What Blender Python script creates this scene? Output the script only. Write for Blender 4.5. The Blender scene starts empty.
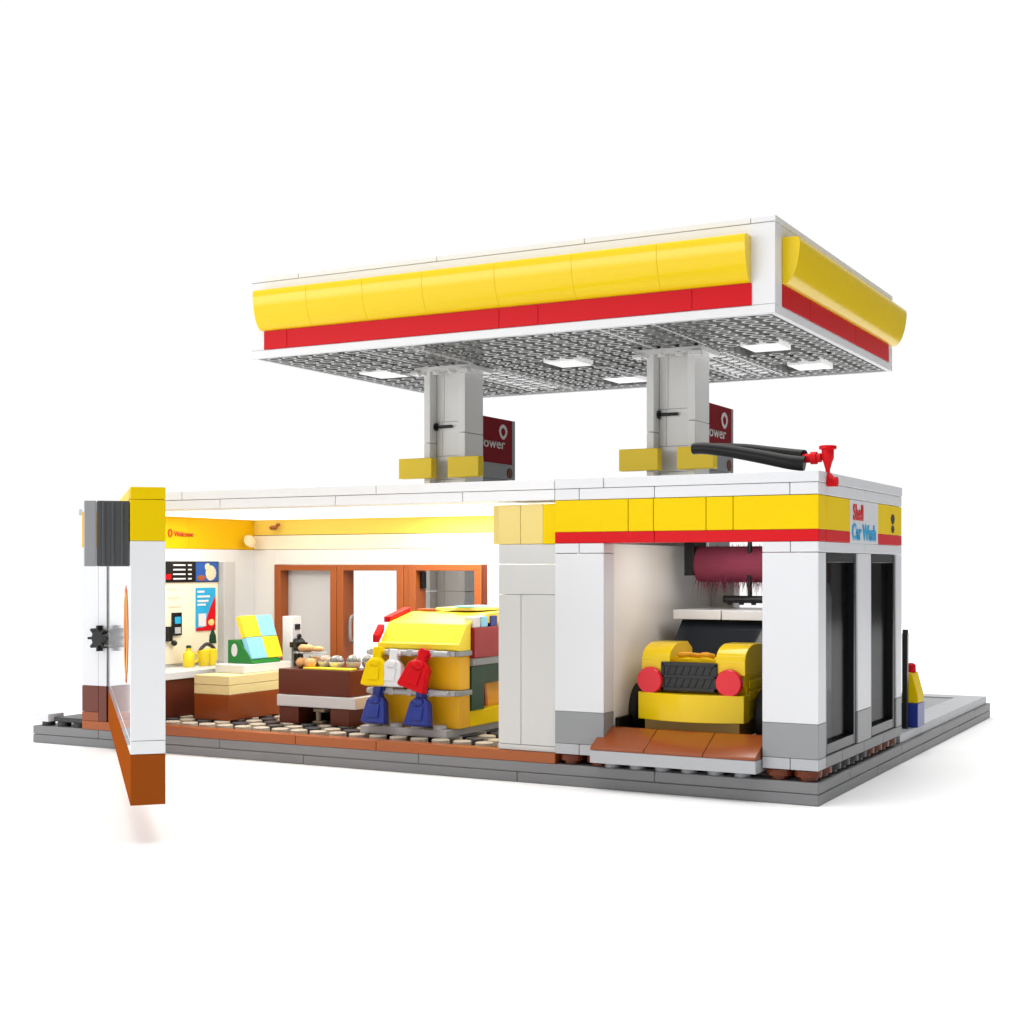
import bpy, bmesh, math, random
from mathutils import Vector, Matrix
random.seed(7)
U = 0.008            # one stud in metres
PL = 0.392           # one plate
sc = bpy.context.scene
COL = sc.collection
R = math.radians

# ------------------------------------------------------------------ materials
MATS = {}
def mat(name, col, rough=0.3, coat=0.0, bump=0.0, var=0.04, metal=0.0, emit=None, trans=0.0, alpha=1.0, ior=1.5, spec=0.32):
    if name in MATS: return MATS[name]
    m = bpy.data.materials.new(name); m.use_nodes = True
    nt = m.node_tree; b = nt.nodes['Principled BSDF']
    tc = nt.nodes.new('ShaderNodeTexCoord')
    nz = nt.nodes.new('ShaderNodeTexNoise'); nz.inputs['Scale'].default_value = 45; nz.inputs['Detail'].default_value = 5
    nt.links.new(tc.outputs['Object'], nz.inputs['Vector'])
    mx = nt.nodes.new('ShaderNodeMix'); mx.data_type = 'RGBA'
    mx.inputs['A'].default_value = tuple(max(0, c*(1-var)) for c in col)+(1,)
    mx.inputs['B'].default_value = tuple(min(1, c*(1+var)) for c in col)+(1,)
    nt.links.new(nz.outputs['Fac'], mx.inputs['Factor'])
    nt.links.new(mx.outputs['Result'], b.inputs['Base Color'])
    mr = nt.nodes.new('ShaderNodeMapRange'); mr.inputs['To Min'].default_value = rough*0.96; mr.inputs['To Max'].default_value = rough*1.05
    nz2 = nt.nodes.new('ShaderNodeTexNoise'); nz2.inputs['Scale'].default_value = 300; nz2.inputs['Detail'].default_value = 6
    nt.links.new(tc.outputs['Object'], nz2.inputs['Vector'])
    nt.links.new(nz2.outputs['Fac'], mr.inputs['Value']); nt.links.new(mr.outputs['Result'], b.inputs['Roughness'])
    if bump:
        bp = nt.nodes.new('ShaderNodeBump'); bp.inputs['Strength'].default_value = bump; bp.inputs['Distance'].default_value = 0.0006
        nt.links.new(nz.outputs['Fac'], bp.inputs['Height']); nt.links.new(bp.outputs['Normal'], b.inputs['Normal'])
    b.inputs['Coat Weight'].default_value = coat; b.inputs['Coat Roughness'].default_value = 0.12
    b.inputs['Metallic'].default_value = metal; b.inputs['IOR'].default_value = ior
    b.inputs['Specular IOR Level'].default_value = spec
    b.inputs['Transmission Weight'].default_value = trans; b.inputs['Alpha'].default_value = alpha
    if emit:
        b.inputs['Emission Color'].default_value = emit[0]+(1,); b.inputs['Emission Strength'].default_value = emit[1]
    MATS[name] = m
    return m
WHITE = mat('white_plastic', (.69,.70,.725), .33, var=.01)
WHITE2= mat('bright_white_plastic', (.76,.765,.78), .33, var=.01)
AMBER = mat('amber_yellow_plastic', (.74,.42,.004), .35, spec=.08, var=.02)
YELWASH = mat('light_washed_yellow', (.78,.56,.10), .4, spec=.1, var=.02)  # yellow with the light washing over the back course in its colour
WARMW = mat('warm_white_plastic', (.76,.755,.74), .35, var=.012)
OFFW  = mat('grey_white_plastic', (.78,.78,.765), .38, var=.015)
CREAM = mat('cream_sticker', (.82,.75,.58), .5, coat=.05)
YEL   = mat('yellow_plastic', (.80,.56,.003), .35, coat=.0, var=.01, spec=.05)
YELG  = mat('glossy_yellow_plastic', (.84,.59,.003), .16, coat=.0, var=.01, spec=.36)
YELB  = mat('bright_yellow_plastic', (.88,.68,.03), .3, var=.02)
PALEY = mat('pale_yellow_plastic', (.76,.60,.20), .4, var=.02)
ORNG  = mat('orange_yellow_plastic', (.80,.36,.015), .4)
TAN   = mat('tan_plastic', (.80,.67,.33), .4)
RED   = mat('red_plastic', (.60,.006,.012), .3, spec=.10)
DRED  = mat('dark_red_sticker', (.19,.004,.009), .5, spec=.08)
MAROON= mat('maroon_bristle', (.21,.03,.06), .8)
BLUE  = mat('blue_plastic', (.016,.035,.25), .28)
LBLUE = mat('light_blue_plastic', (.25,.60,.86), .35)
CYAN  = mat('cyan_ink', (.02,.36,.66), .5, coat=0)
GREEN = mat('green_plastic', (.015,.20,.03), .3)
DGREEN= mat('dark_green_plastic', (.004,.045,.02), .3)
LGREY = mat('light_grey_plastic', (.42,.43,.45), .36, var=.02)
MGREY = mat('grey_plastic', (.27,.28,.29), .36, var=.03)
SLAB  = mat('dark_grey_plastic', (.20,.202,.208), .4, var=.03)
DARK  = mat('charcoal_plastic', (.035,.037,.04), .35)
BLACK = mat('black_plastic', (.008,.008,.009), .25)
UNDER = mat('underside_grey_plastic', (.15,.15,.147), .25, var=.05)
BROWN = mat('brown_plastic', (.27,.062,.014), .22, coat=.15, var=.03)
DBROWN= mat('dark_brown_plastic', (.13,.030,.016), .28)
WOOD  = mat('orange_brown_plastic', (.34,.088,.020), .28)
BREAD = mat('bread_tan', (.66,.36,.15), .6, coat=0)
TRBR  = mat('clear_brown_plastic', (.17,.030,.006), .15, trans=.25, spec=.15)
CHROME= mat('brushed_metal', (.5,.5,.52), .3, metal=.8)
LAMPM = mat('lamp_diffuser', (.9,.9,.9), .4, emit=((1,1,1), .35))
FROST = mat('frosted_pane', (.68,.69,.70), .3, coat=0, alpha=.7)
CLEAR = mat('clear_dome', (.9,.92,.94), .05, trans=.85)
def glass_dark():
    m = bpy.data.materials.new('dark_window_glass'); m.use_nodes = True; nt = m.node_tree; nt.nodes.clear()
    o = nt.nodes.new('ShaderNodeOutputMaterial'); mx = nt.nodes.new('ShaderNodeMixShader'); t = nt.nodes.new('ShaderNodeBsdfTransparent')
    t.inputs[0].default_value = (.36,.36,.37,1)
    b = nt.nodes.new('ShaderNodeBsdfPrincipled'); b.inputs['Base Color'].default_value = (.012,.013,.014,1); b.inputs['Roughness'].default_value = .12
    nz = nt.nodes.new('ShaderNodeTexNoise'); nz.inputs['Scale'].default_value = 60
    bp = nt.nodes.new('ShaderNodeBump'); bp.inputs['Strength'].default_value = .05; bp.inputs['Distance'].default_value = .0005
    nt.links.new(nz.outputs['Fac'], bp.inputs['Height']); nt.links.new(bp.outputs['Normal'], b.inputs['Normal'])
    mx.inputs[0].default_value = .35
    nt.links.new(t.outputs[0], mx.inputs[1]); nt.links.new(b.outputs[0], mx.inputs[2]); nt.links.new(mx.outputs[0], o.inputs[0])
    return m
GLASS = glass_dark()

# ------------------------------------------------------------------ object helpers
ORG = {}            # object name -> world origin in studs (unrotated things)
def thing(name, label, cat, loc=(0,0,0), rotz=0, group=None):
    o = bpy.data.objects.new(name, None); COL.objects.link(o)
    o.empty_display_size = .01
    o.location = Vector(loc)*U; o.rotation_euler = (0,0,rotz)
    o['label'] = label; o['category'] = cat
    if group: o['group'] = group
    ORG[o.name] = Vector(loc) if rotz == 0 else Vector((0,0,0))
    return o
def tag(o, label, cat, group=None):
    o['label'] = label; o['category'] = cat
    if group: o['group'] = group
    return o

class MB:
    def __init__(s): s.bm = bmesh.new()
    def box(s, x0,x1,y0,y1,z0,z1, M=None):
        v = [s.bm.verts.new(p) for p in ((x0,y0,z0),(x1,y0,z0),(x1,y1,z0),(x0,y1,z0),(x0,y0,z1),(x1,y0,z1),(x1,y1,z1),(x0,y1,z1))]
        if M is not None:
            for a in v: a.co = M @ a.co
        for f in ((0,3,2,1),(4,5,6,7),(0,1,5,4),(1,2,6,5),(2,3,7,6),(3,0,4,7)): s.bm.faces.new([v[i] for i in f])
        return s
    def prism(s, prof, a0, a1, axis='x', M=None):
        # prof points: (y,z) for axis x ; (x,z) for axis y ; (x,y) for axis z
        def pt(p,a):
            q = {'x':(a,p[0],p[1]), 'y':(p[0],a,p[1]), 'z':(p[0],p[1],a)}[axis]
            q = Vector(q); return M @ q if M is not None else q
        A = [s.bm.verts.new(pt(p,a0)) for p in prof]; B = [s.bm.verts.new(pt(p,a1)) for p in prof]
        n = len(prof)
        s.bm.faces.new(A); s.bm.faces.new(B[::-1])
        for i in range(n): s.bm.faces.new((A[i],B[i],B[(i+1)%n],A[(i+1)%n]))
        return s
    def cyl(s, c, r, h, axis='z', n=20, r2=None, M=None):
        r2 = r if r2 is None else r2
        def pt(i,rr,a):
            t = 2*math.pi*i/n; u,v = rr*math.cos(t), rr*math.sin(t)
            q = {'z':(c[0]+u,c[1]+v,c[2]+a),'y':(c[0]+u,c[1]+a,c[2]+v),'x':(c[0]+a,c[1]+u,c[2]+v)}[axis]
            q = Vector(q); return M @ q if M is not None else q
        A = [s.bm.verts.new(pt(i,r,0)) for i in range(n)]; B = [s.bm.verts.new(pt(i,r2,h)) for i in range(n)]
        s.bm.faces.new(A); s.bm.faces.new(B)
        for i in range(n): s.bm.faces.new((A[i],B[i],B[(i+1)%n],A[(i+1)%n]))
        return s
    def lathe(s, c, prof, n=20, M=None):      # prof (r,z) from bottom to top
        rings = []
        for r,z in prof:
            ring = []
            for i in range(n):
                t = 2*math.pi*i/n; q = Vector((c[0]+r*math.cos(t), c[1]+r*math.sin(t), c[2]+z))
                if M is not None: q = M @ q
                ring.append(s.bm.verts.new(q))
            rings.append(ring)
        s.bm.faces.new(rings[0]); s.bm.faces.new(rings[-1])
        for a,b in zip(rings, rings[1:]):
            for i in range(n): s.bm.faces.new((a[i],a[(i+1)%n],b[(i+1)%n],b[i]))
        return s
    def tube(s, pts, r, n=12):
        pts = [Vector(p) for p in pts]
        # catmull smoothing
        P = []
        for i in range(len(pts)-1):
            p0 = pts[max(i-1,0)]; p1 = pts[i]; p2 = pts[i+1]; p3 = pts[min(i+2,len(pts)-1)]
            for k in range(6):
                t = k/6
                P.append(.5*((2*p1)+(-p0+p2)*t+(2*p0-5*p1+4*p2-p3)*t*t+(-p0+3*p1-3*p2+p3)*t**3))
        P.append(pts[-1])
        rings = []; up = Vector((0.13,.21,.97))
        for i,p in enumerate(P):
            d = (P[min(i+1,len(P)-1)]-P[max(i-1,0)]).normalized()
            a = d.cross(up).normalized(); b = d.cross(a)
            rr = r[0]+(r[1]-r[0])*i/(len(P)-1) if isinstance(r,tuple) else r
            rings.append([s.bm.verts.new(p+a*rr*math.cos(2*math.pi*k/n)+b*rr*math.sin(2*math.pi*k/n)) for k in range(n)])
        s.bm.faces.new(rings[0]); s.bm.faces.new(rings[-1])
        for A,B in zip(rings, rings[1:]):
            for i in range(n): s.bm.faces.new((A[i],A[(i+1)%n],B[(i+1)%n],B[i]))
        return s
    def blob(s, c, rx, ry, rz, jit=.06, M=None):
        r = bmesh.ops.create_icosphere(s.bm, subdivisions=3, radius=1)
        for v in r['verts']:
            k = 1+random.uniform(-jit,jit)*.3 + jit*math.sin(v.co.x*5+c[0])*math.cos(v.co.y*4+c[1])
            v.co = Vector((c[0]+v.co.x*rx*k, c[1]+v.co.y*ry*k, c[2]+v.co.z*rz*k))
            if M is not None: v.co = M @ v.co
        return s
    def bricks(s, x0,x1,y0,y1, zs, jx=None, jy=None, g=.022):
        """courses between the z values, joints at x (jx) or y (jy) positions; joints alternate when lists differ per course"""
        for i,(a,b) in enumerate(zip(zs, zs[1:])):
            xs = [x0]+[j for j in (jx[i%len(jx)] if jx else []) if x0 < j < x1]+[x1]
            ys = [y0]+[j for j in (jy[i%len(jy)] if jy else []) if y0 < j < y1]+[y1]
            for xa,xb in zip(xs,xs[1:]):
                for ya,yb in zip(ys,ys[1:]):
                    s.box(xa+(g/2 if xa!=x0 else 0), xb-(g/2 if xb!=x1 else 0), ya+(g/2 if ya!=y0 else 0), yb-(g/2 if yb!=y1 else 0), a+(g/2 if i else 0), b-(g/2 if b!=zs[-1] else 0))
        return s
    def build(s, name, m, parent=None, bevel=.02, label=None, sharp=38):
        bm = s.bm
        bmesh.ops.recalc_face_normals(bm, faces=bm.faces)
        off = Vector((0,0,0)); p = parent
        while p is not None:
            if p.name in ORG: off = off + ORG[p.name]; break
            p = p.parent
        for v in bm.verts: v.co = (v.co-off)*U
        me = bpy.data.meshes.new(name); bm.to_mesh(me); bm.free()
        for f in me.polygons: f.use_smooth = True
        me.set_sharp_from_angle(angle=R(sharp))
        o = bpy.data.objects.new(name, me); COL.objects.link(o)
        me.materials.append(m)
        if parent is not None: o.parent = parent
        if bevel:
            b = o.modifiers.new('bevel','BEVEL'); b.width = bevel*U; b.segments = 2; b.limit_method = 'ANGLE'; b.angle_limit = R(40); b.harden_normals = False
        if label: o['label'] = label
        return o
def one(name, m, parent, *args, **k):
    return MB().box(*args).build(name, m, parent, **k)

def text(name, s, m, parent, pos, size, face='x', bold=0.0, sx=1.0, shear=0, ext=.02, align='LEFT'):
    cu = bpy.data.curves.new('t','FONT'); cu.body = s; cu.size = 1; cu.offset = bold; cu.extrude = 0.0; cu.resolution_u = 4; cu.shear = shear; cu.align_x = align
    to = bpy.data.objects.new('t', cu); COL.objects.link(to)
    bpy.context.view_layer.update()
    me = bpy.data.meshes.new_from_object(to.evaluated_get(bpy.context.evaluated_depsgraph_get()))
    bpy.data.objects.remove(to); bpy.data.curves.remove(cu)
    B = {'x': Matrix(((0,0,1),(1,0,0),(0,1,0))), '-y': Matrix(((1,0,0),(0,0,-1),(0,1,0)))}[face]
    off = Vector((0,0,0)); p = parent
    while p is not None:
        if p.name in ORG: off = off+ORG[p.name]; break
        p = p.parent
    bm = bmesh.new(); bm.from_mesh(me)
    if ext:
        r = bmesh.ops.extrude_face_region(bm, geom=bm.faces[:])
        for v in r['geom']:
            if isinstance(v, bmesh.types.BMVert): v.co.z += ext/size
    for v in bm.verts: v.co = (B @ Vector((v.co.x*size*sx, v.co.y*size, v.co.z*size)) + Vector(pos) - off)*U
    bmesh.ops.recalc_face_normals(bm, faces=bm.faces)
    bm.to_mesh(me); bm.free(); me.name = name
    me.materials.clear(); me.materials.append(m)
    o = bpy.data.objects.new(name, me); COL.objects.link(o); o.parent = parent
    return o
def pecten(r, n=7, s=1.0):
    """outline of a scallop shell (unit plane), used for the shell emblem"""
    pts = [(-.30*r,-.86*r),(-.36*r,-.72*r),(-.66*r,-.60*r),(-.97*r,-.12*r)]
    for i in range(n):
        for k in range(5):
            t = math.pi*(1-(i+k/5)/n)
            rr = r*(1+.07*math.sin(math.pi*k/5))
            pts.append((rr*math.cos(t)*1.02, rr*math.sin(t)*.92+.02*r))
    pts += [(.97*r,-.12*r),(.66*r,-.60*r),(.36*r,-.72*r),(.30*r,-.86*r)]
    return pts

# ------------------------------------------------------------------ setting: seamless studio floor
f = MB(); f.bm.faces.new([f.bm.verts.new((-18+150*math.cos(i*math.pi/48),10+150*math.sin(i*math.pi/48),-.79)) for i in range(96)])
FLOORM = mat('studio_white_paper', (.97,.97,.97), .8, coat=0, bump=0, var=.004, spec=.1)
g = f.build('ground', FLOORM, None, bevel=0); g['kind'] = 'structure'

# ------------------------------------------------------------------ base plate
BX0 = -37.1
base = thing('base_plate', 'dark grey flat brick-built base plate under the whole toy petrol station', 'base plate', (-18,16,-.78))
MB().bricks(BX0,0,0,32.4,[-.784,-.395,0],jx=[[-30,-21.6,-11.6],[-33,-26,-16,-6]],jy=[[8,16,24],[4,12,20,28]], g=.012).build('slab', SLAB, base, bevel=.035)
# pavement
pv = MB()
pv.bricks(-9,-.12,12.25,14.2,[.005,PL],jx=[[-6,-4,-2]])
pv.bricks(-1.5,-.12,14.2,31.9,[.005,PL],jy=[[16.2,18.2,20.2,22.2,24.2,26.2,28.2,30.2]])
pv.bricks(-36,-1.5,30.4,31.9,[.005,PL],jx=[[-34+2*i for i in range(16)]])
pv.build('pavement', LGREY, base)
MB().bricks(-36,-1.52,14.22,30.38,[.005,PL-.05],jx=[[-32,-24,-16,-8]],jy=[[18.2,22.2,26.2]]).build('forecourt', MGREY, base)
st = MB()
for x in range(3):
    for y in range(0,12):
        st.cyl((BX0+.5+x,y+.5,0), .3, .2, n=14)
st.build('stud_strip', DARK, base, bevel=0)
one('corner_tile', WHITE, base, BX0+.02,BX0+.95,.03,1.0,.205,.56)
MB().box(BX0+1.1,-34.2,.25,11,.21,.42).build('dark_tile', DARK, base)
# shop floor: brown edge strip and black and white floor of small round-cornered tiles
MB().bricks(-34,-10,0.0,.62,[.005,PL],jx=[[-30,-22,-18]]).build('floor_edge', WOOD, base)
rng = random.Random(3)
for par, m, nm in ((0, mat('floor_tile_pale',(.60,.53,.43),.3), 'pale_floor_tile'), (1, mat('floor_tile_grey',(.07,.07,.078),.3), 'grey_floor_tile')):
    t = MB()
    for i in range(23):
        for j in range(11):
            pale = j == 0 or (i+j) % 2 == 0
            if pale == (par == 0):
                x = -33.2+i; y = .68+j
                if x+1 > -10.2: continue
                t.cyl((x+.5,y+.5,.2), .36, .27, n=20)
    o = t.build(nm, m, base, bevel=.03); o['kind'] = 'stuff'
MB().box(-34,-10,.64,12,.005,.2).build('floor_plate', mat('floor_brown_black',(.045,.022,.015),.35), base)

# ------------------------------------------------------------------ shop building
shop = thing('shop_building', 'white shop wing with open front and lit interior, left of the car wash', 'shop', (-22,6,0))
zW = [.4,.8,1.99]
# left wall
MB().bricks(-34,-33,0,12,[PL+.01,.8],jy=[[3,6,9]]).build('wall_foot', BROWN, shop)
MB().bricks(-34,-33,0,12,[.81,1.98],jy=[[4,8]]).build('wall_base', DBROWN, shop)
one('left_wall', WHITE, shop, -34,-33,0,12,1.99,8.22)
MB().bricks(-34,-33,0,12,[8.23,9.83],jy=[[6]],g=.012).build('yellow_band', AMBER, shop)
one('pillar_strip', mat('soft_grey_plastic',(.50,.50,.50),.4), shop, -33.0,-32.55,8.1,8.95,.5,7.6)
one('cream_panel', CREAM, shop, -33.0,-32.93,.9,8.08,2.7,7.62, bevel=0)
# hinge posts at the left end
MB().cyl((-32.43,.12,.45),.07,9.3,n=14).build('hinge_post', DARK, shop)
one('hinge_cover', WHITE, shop, -32.99,-32.5,.0,.5,1.99,8.22)
one('hinge_cover', DBROWN, shop, -32.99,-32.5,.0,.5,PL+.01,1.98)
one('hinge_cover', AMBER, shop, -32.99,-32.5,.0,.5,8.23,9.83)
# back wall with frames
bw = MB()
bw.box(-33,-31.64,11,12,.4,8.22); bw.box(-19.1,-10,11,12,.4,8.22); bw.box(-31.64,-19.1,11,12,7.46,8.22); bw.box(-31.64,-26.98,11.1,11.9,.4,.7)
bw.build('back_wall', WARMW, shop)
one('back_cream_course', CREAM, shop, -33,-12.4,11.0,12,8.24,8.96)
one('back_yellow_course', YELWASH, shop, -33,-18.6,10.99,12,8.98,9.83)
one('back_white_course', WARMW, shop, -18.6,-12.4,11.0,12,8.98,9.83)
def window(x0,x1,z0,z1,y0,y1,w,pane,fm,parent,handle=False,nm='window_frame'):
    fr = MB()
    fr.box(x0,x0+w,y0,y1,z0,z1); fr.box(x1-w,x1,y0,y1,z0,z1); fr.box(x0+w,x1-w,y0,y1,z1-w*.75,z1); fr.box(x0+w,x1-w,y0,y1,z0,z0+w*.7)
    fo = fr.build(nm, fm, parent)
    if pane is not None:
        one('pane', pane, fo, x0+w,x1-w,(y0+y1)/2+.2,(y0+y1)/2+.27,z0+w*.7,z1-w*.75,bevel=0)
    if handle:
        MB().tube([(x0+w+.35,y0+.35,3.6),(x0+w+.35,y0+.15,3.8),(x0+w+.35,y0+.15,4.7),(x0+w+.35,y0+.35,4.9)],.08).build('handle', MGREY, fo, bevel=0)
    return fo
window(-31.63,-27.75,.5,7.45,10.93,11.9,.38,FROST,WOOD,shop)
window(-27.73,-23.8,.5,7.45,10.95,11.9,.38,None,WOOD,shop,True,'door_frame')
window(-23.45,-19.4,.5,7.45,10.93,11.9,.38,None,WOOD,shop,False)
one('frame_post', WOOD, shop, -23.79,-23.46,11.0,11.9,.5,7.45)
one('frame_post', DBROWN, shop, -19.39,-19.12,11.0,11.9,.5,7.45)
one('latch', BLACK, shop, -23.05,-22.85,11.3,11.6,6.3,7.1)
one('latch', BLACK, shop, -19.95,-19.8,11.3,11.6,6.3,7.1)
# roof: shop
MB().bricks(-34,-10.03,0,12,[10.25,10.62],jx=[[-28.1,-18]]).build('roof_tiles', WHITE2, shop)
MB().bricks(-34,-10.03,.02,11.98,[9.84,10.235],jx=[[-33,-26,-20,-14]]).build('roof', WHITE2, shop)
one('roof_peg', LGREY, shop, -34.45,-34,.25,.8,9.7,9.98)
# ceiling light
one('ceiling_light', mat('ceiling_lamp',(.95,.93,.88),.5,emit=((1,.96,.90),1.15)), shop, -32.9,-12.6,1.6,10.9,9.76,9.83)
# pillar between the opening and the car wash
MB().bricks(-12.47,-10.02,.12,2,[PL+.01,.62,6.3,7.45,8.2],jx=[[],[-11.5],[],[]],g=.015).build('corner_pillar', mat('pillar_grey_white',(.60,.60,.59),.38,var=.015), shop)
MB().bricks(-12.47,-10.56,.12,2,[8.21,9.7],jx=[[-11.52]],g=.015).build('pillar_band', PALEY, shop)  # band yellow made paler to carry the strong light falling on it
one('pillar_band_end', YEL, shop, -10.55,-10.02,.10,2,8.21,9.7)
hb = MB(); hb.box(-12.86,-12.49,.4,1.2,8.21,9.7); hb.build('hinge_brick', PALEY, shop)
hs = MB(); hs.box(-12.54,-12.48,.3,.39,9.25,9.6); hs.box(-12.54,-12.48,.3,.39,8.35,8.7); hs.build('hinge_slot', DARK, shop, bevel=0)
one('inner_partition', WARMW, shop, -10.0,-9.0,2.05,11,.42,9.8)
# small lettering on the left wall band: ring + word
text('wall_lettering','Welcome',mat('orange_red_ink',(.55,.05,.01),.5),shop,(-32.97,4.95,8.83),.34,'x',bold=.02)
rg = MB()
for i in range(24):
    a=2*math.pi*i/24; b=2*math.pi*(i+1)/24
    M=None
    rg.prism([(4.68+.15*math.cos(a),8.97+.2*math.sin(a)),(4.68+.15*math.cos(b),8.97+.2*math.sin(b)),(4.68+.09*math.cos(b),8.97+.13*math.sin(b)),(4.68+.09*math.cos(a),8.97+.13*math.sin(a))],-33,-32.95,'x')
rg.build('ring_mark', MATS['orange_red_ink'], shop, bevel=0)

# ---- swung-open rear wall (a door-like part)
ang = R(-44.1)
dr = bpy.data.objects.new('swing_wall', None); COL.objects.link(dr); dr.parent = shop
dr.location = (Vector((-32.4,0,0))-ORG[shop.name])*U; dr.rotation_euler = (0,0,ang)
ORG[dr.name] = Vector((0,0,0))
# local: x along wall (0 hinge .. 24 near end), exterior toward local -y, thickness 1
DW = mat('gloss_white_panel', (.80,.81,.83), .06, var=.0)
DB = mat('gloss_brown_panel', (.30,.070,.010), .4, var=.0, spec=0)
MB().bricks(.25,23.32,0,1,[PL,1.87],jx=[[6,10,14,18,22]],g=.01).build('base_course', DB, dr)
MB().bricks(.25,23.32,0,1,[1.88,2.27,8.10],g=.012).build('wall_panel', DW, dr)
MB().bricks(.25,23.32,0,1,[8.11,9.32,9.68],g=.012).build('wall_band', YEL, dr)
# outside emblem: round shell mark, yellow with red rim
c0 = (20.3,5.15)
e1 = MB(); e1.prism([(c0[0]+p[0],c0[1]+p[1]) for p in pecten(1.62)], -.012,-.002,'y'); e1.build('emblem', mat('emblem_rim',(.55,.13,.04),.9,spec=0), dr, bevel=0)
e2 = MB(); e2.prism([(c0[0]+p[0],c0[1]+p[1]) for p in pecten(1.5)], -.018,-.0125,'y'); e2.build('emblem_face', mat('emblem_tan',(.66,.36,.12),.9,spec=0), dr, bevel=0)
e3 = MB()
for i in range(1,7):
    t = math.pi*(1-i/7); d = Vector((math.cos(t),math.sin(t))); nrm = Vector((-d.y,d.x))*.012
    a = Vector((c0[0],c0[1]-1.1)); b = Vector(c0)+d*1.3
    e3.prism([tuple(a+nrm),tuple(b+nrm),tuple(b-nrm),tuple(a-nrm)],-.024,-.0185,'y')
e3.build('emblem_rib', RED, dr, bevel=0)
bx = MB(); bx.box(22.3,23.2,-.92,-.02,7.36,9.27)
for i in range(3): bx.box(23.2,23.24,-.78+i*.26,-.70+i*.26,7.4,9.22)
bx.build('outside_box', mat('box_dark_grey',(.075,.078,.08),.35), dr)
one('box_side', mat('box_light_grey',(.32,.33,.34),.35), dr, 22.3,23.15,-1.28,-.94,7.36,9.27)
# gear-shaped catches
def gear(par, c, axis):
    m = MB(); n = 8; pr = []
    for i in range(n):
        for k,(rr,dt) in enumerate(((.34,-.22),(.58,-.12),(.58,.12),(.34,.22))):
            t = 2*math.pi*(i+dt)/n
            pr.append((c[0]+rr*math.cos(t), c[2]+rr*math.sin(t)))
    m.prism(pr, c[1]-.32, c[1], axis)
    return m.build('gear_catch', BLACK, par)
gear(shop, (-32.75,-.02,4.15), 'y')

# ------------------------------------------------------------------ car wash building
wash = thing('car_wash_building', 'white toy car wash with yellow and red band and brown ramp opening', 'car wash', (-5,6,0))
zz = [2.0,7.85,8.215]
GW = [.8,1.98]
def pier(x0,x1,y0,y1):
    MB().bricks(x0,x1,y0,y1,[PL+.01,.79],jx=[[(x0+x1)/2]] if x1-x0>1.2 else None,g=.02).build('pier_foot', LGREY if y0 == 0 else MGREY, wash)
    one('pier_base', MGREY, wash, x0,x1,y0,y1,.80,1.985)
    MB().bricks(x0,x1,y0,y1,[1.995,7.85,8.215],jx=[[],[x0+1.0]] if x1-x0>1.2 else None,g=.022).build('pier', WHITE, wash)
pier(-10.0,-8.0,0,.9)
pier(-1.98,0,0,.9)
# right side wall
MB().bricks(-1,0,.905,12,[PL+.01,.79],jy=[[3,6,9]]).build('side_foot', SLAB, wash)
for (a,b) in ((5.1,7.02),(11.1,12)): one('side_base', MGREY, wash, -1,0,a,b,.80,1.985)
sw = MB()
for (a,b) in ((5.1,7.02),(11.1,12)): sw.box(-1,0,a,b,1.995,7.84)
sw.bricks(-1,0,.905,12,[7.855,8.215],jy=[[6]])
sw.build('side_wall', WHITE, wash)
# windows in the side wall
for a,b in ((.91,5.09),(7.03,11.09)):
    fr = MB(); w=.34
    fr.box(-.55,-.06,a,a+w,.82,7.84); fr.box(-.55,-.06,b-w,b,.82,7.84); fr.box(-.55,-.06,a+w,b-w,7.5,7.84); fr.box(-.55,-.06,a+w,b-w,.82,1.2)
    fo = fr.build('window', BLACK, wash)
    one('pane', GLASS, fo, -.35,-.28,a+w,b-w,1.2,7.5,bevel=0)
    MB().cyl((-.3,a+.55,2.2),.09,.14,axis='x',n=12).build('rivet', CHROME, fo, bevel=0)
# front band
MB().bricks(-10.0,0,0,.9,[8.64,9.81],jx=[[-7.03,-6.04,-4.04,-3.04]],g=.022).build('yellow_band', YEL, wash)
MB().bricks(-10.0,0,-.005,.9,[8.225,8.63],jx=[[-6]],g=.01).build('red_band', RED, wash)
one('yellow_band', YEL, wash, -.9,.0,.905,4.0,8.64,9.81)
MB().bricks(-.9,.0,8.09,12,[8.64,9.81],jy=[[10]]).build('yellow_band', YEL, wash)
one('red_band', RED, wash, -.9,.005,.905,4.0,8.225,8.63)
one('red_band', RED, wash, -.9,.005,8.09,12,8.225,8.63)
sg = one('name_sign', WHITE, wash, -.9,.01,4.02,8.07,8.22,9.81)
text('sign_lettering','Shell',RED,sg,(.02,4.35,9.08),.82,'x',bold=.02,sx=.95)
text('sign_lettering','Car Wash',CYAN,sg,(.02,4.2,8.36),.82,'x',bold=.025,sx=1.02)
# small black emblem on the band
em = MB(); em.prism([(10.45+p[0]*1.25,9.25+p[1]) for p in pecten(.22)], .0,.02,'x'); em.prism([(10.45+p[0]*1.25,8.88-p[1]) for p in pecten(.17)], .0,.02,'x')
em.build('band_mark', BLACK, wash, bevel=0)
# inner walls and ceiling
one('inner_wall', mat('wash_wall',(.84,.82,.79),.35), wash, -8.98,-8.0,.92,12,.42,8.2)
one('wall_skirt', BLACK, wash, -7.99,-7.85,1.0,11.1,.81,1.75)
bk = MB(); bk.box(-8.0,-7.0,11.2,12,.42,8.2); bk.box(-7,-1.02,11.2,12,7.3,8.2); bk.box(-2.2,-1.02,11.2,12,.42,7.3); bk.build('back_wall', WARMW, wash)
one('ceiling', WARMW, wash, -10,-.92,.92,12,8.6,9.8)
one('wash_floor', BLACK, wash, -8,-1,1.4,12,.41,.8)
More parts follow.
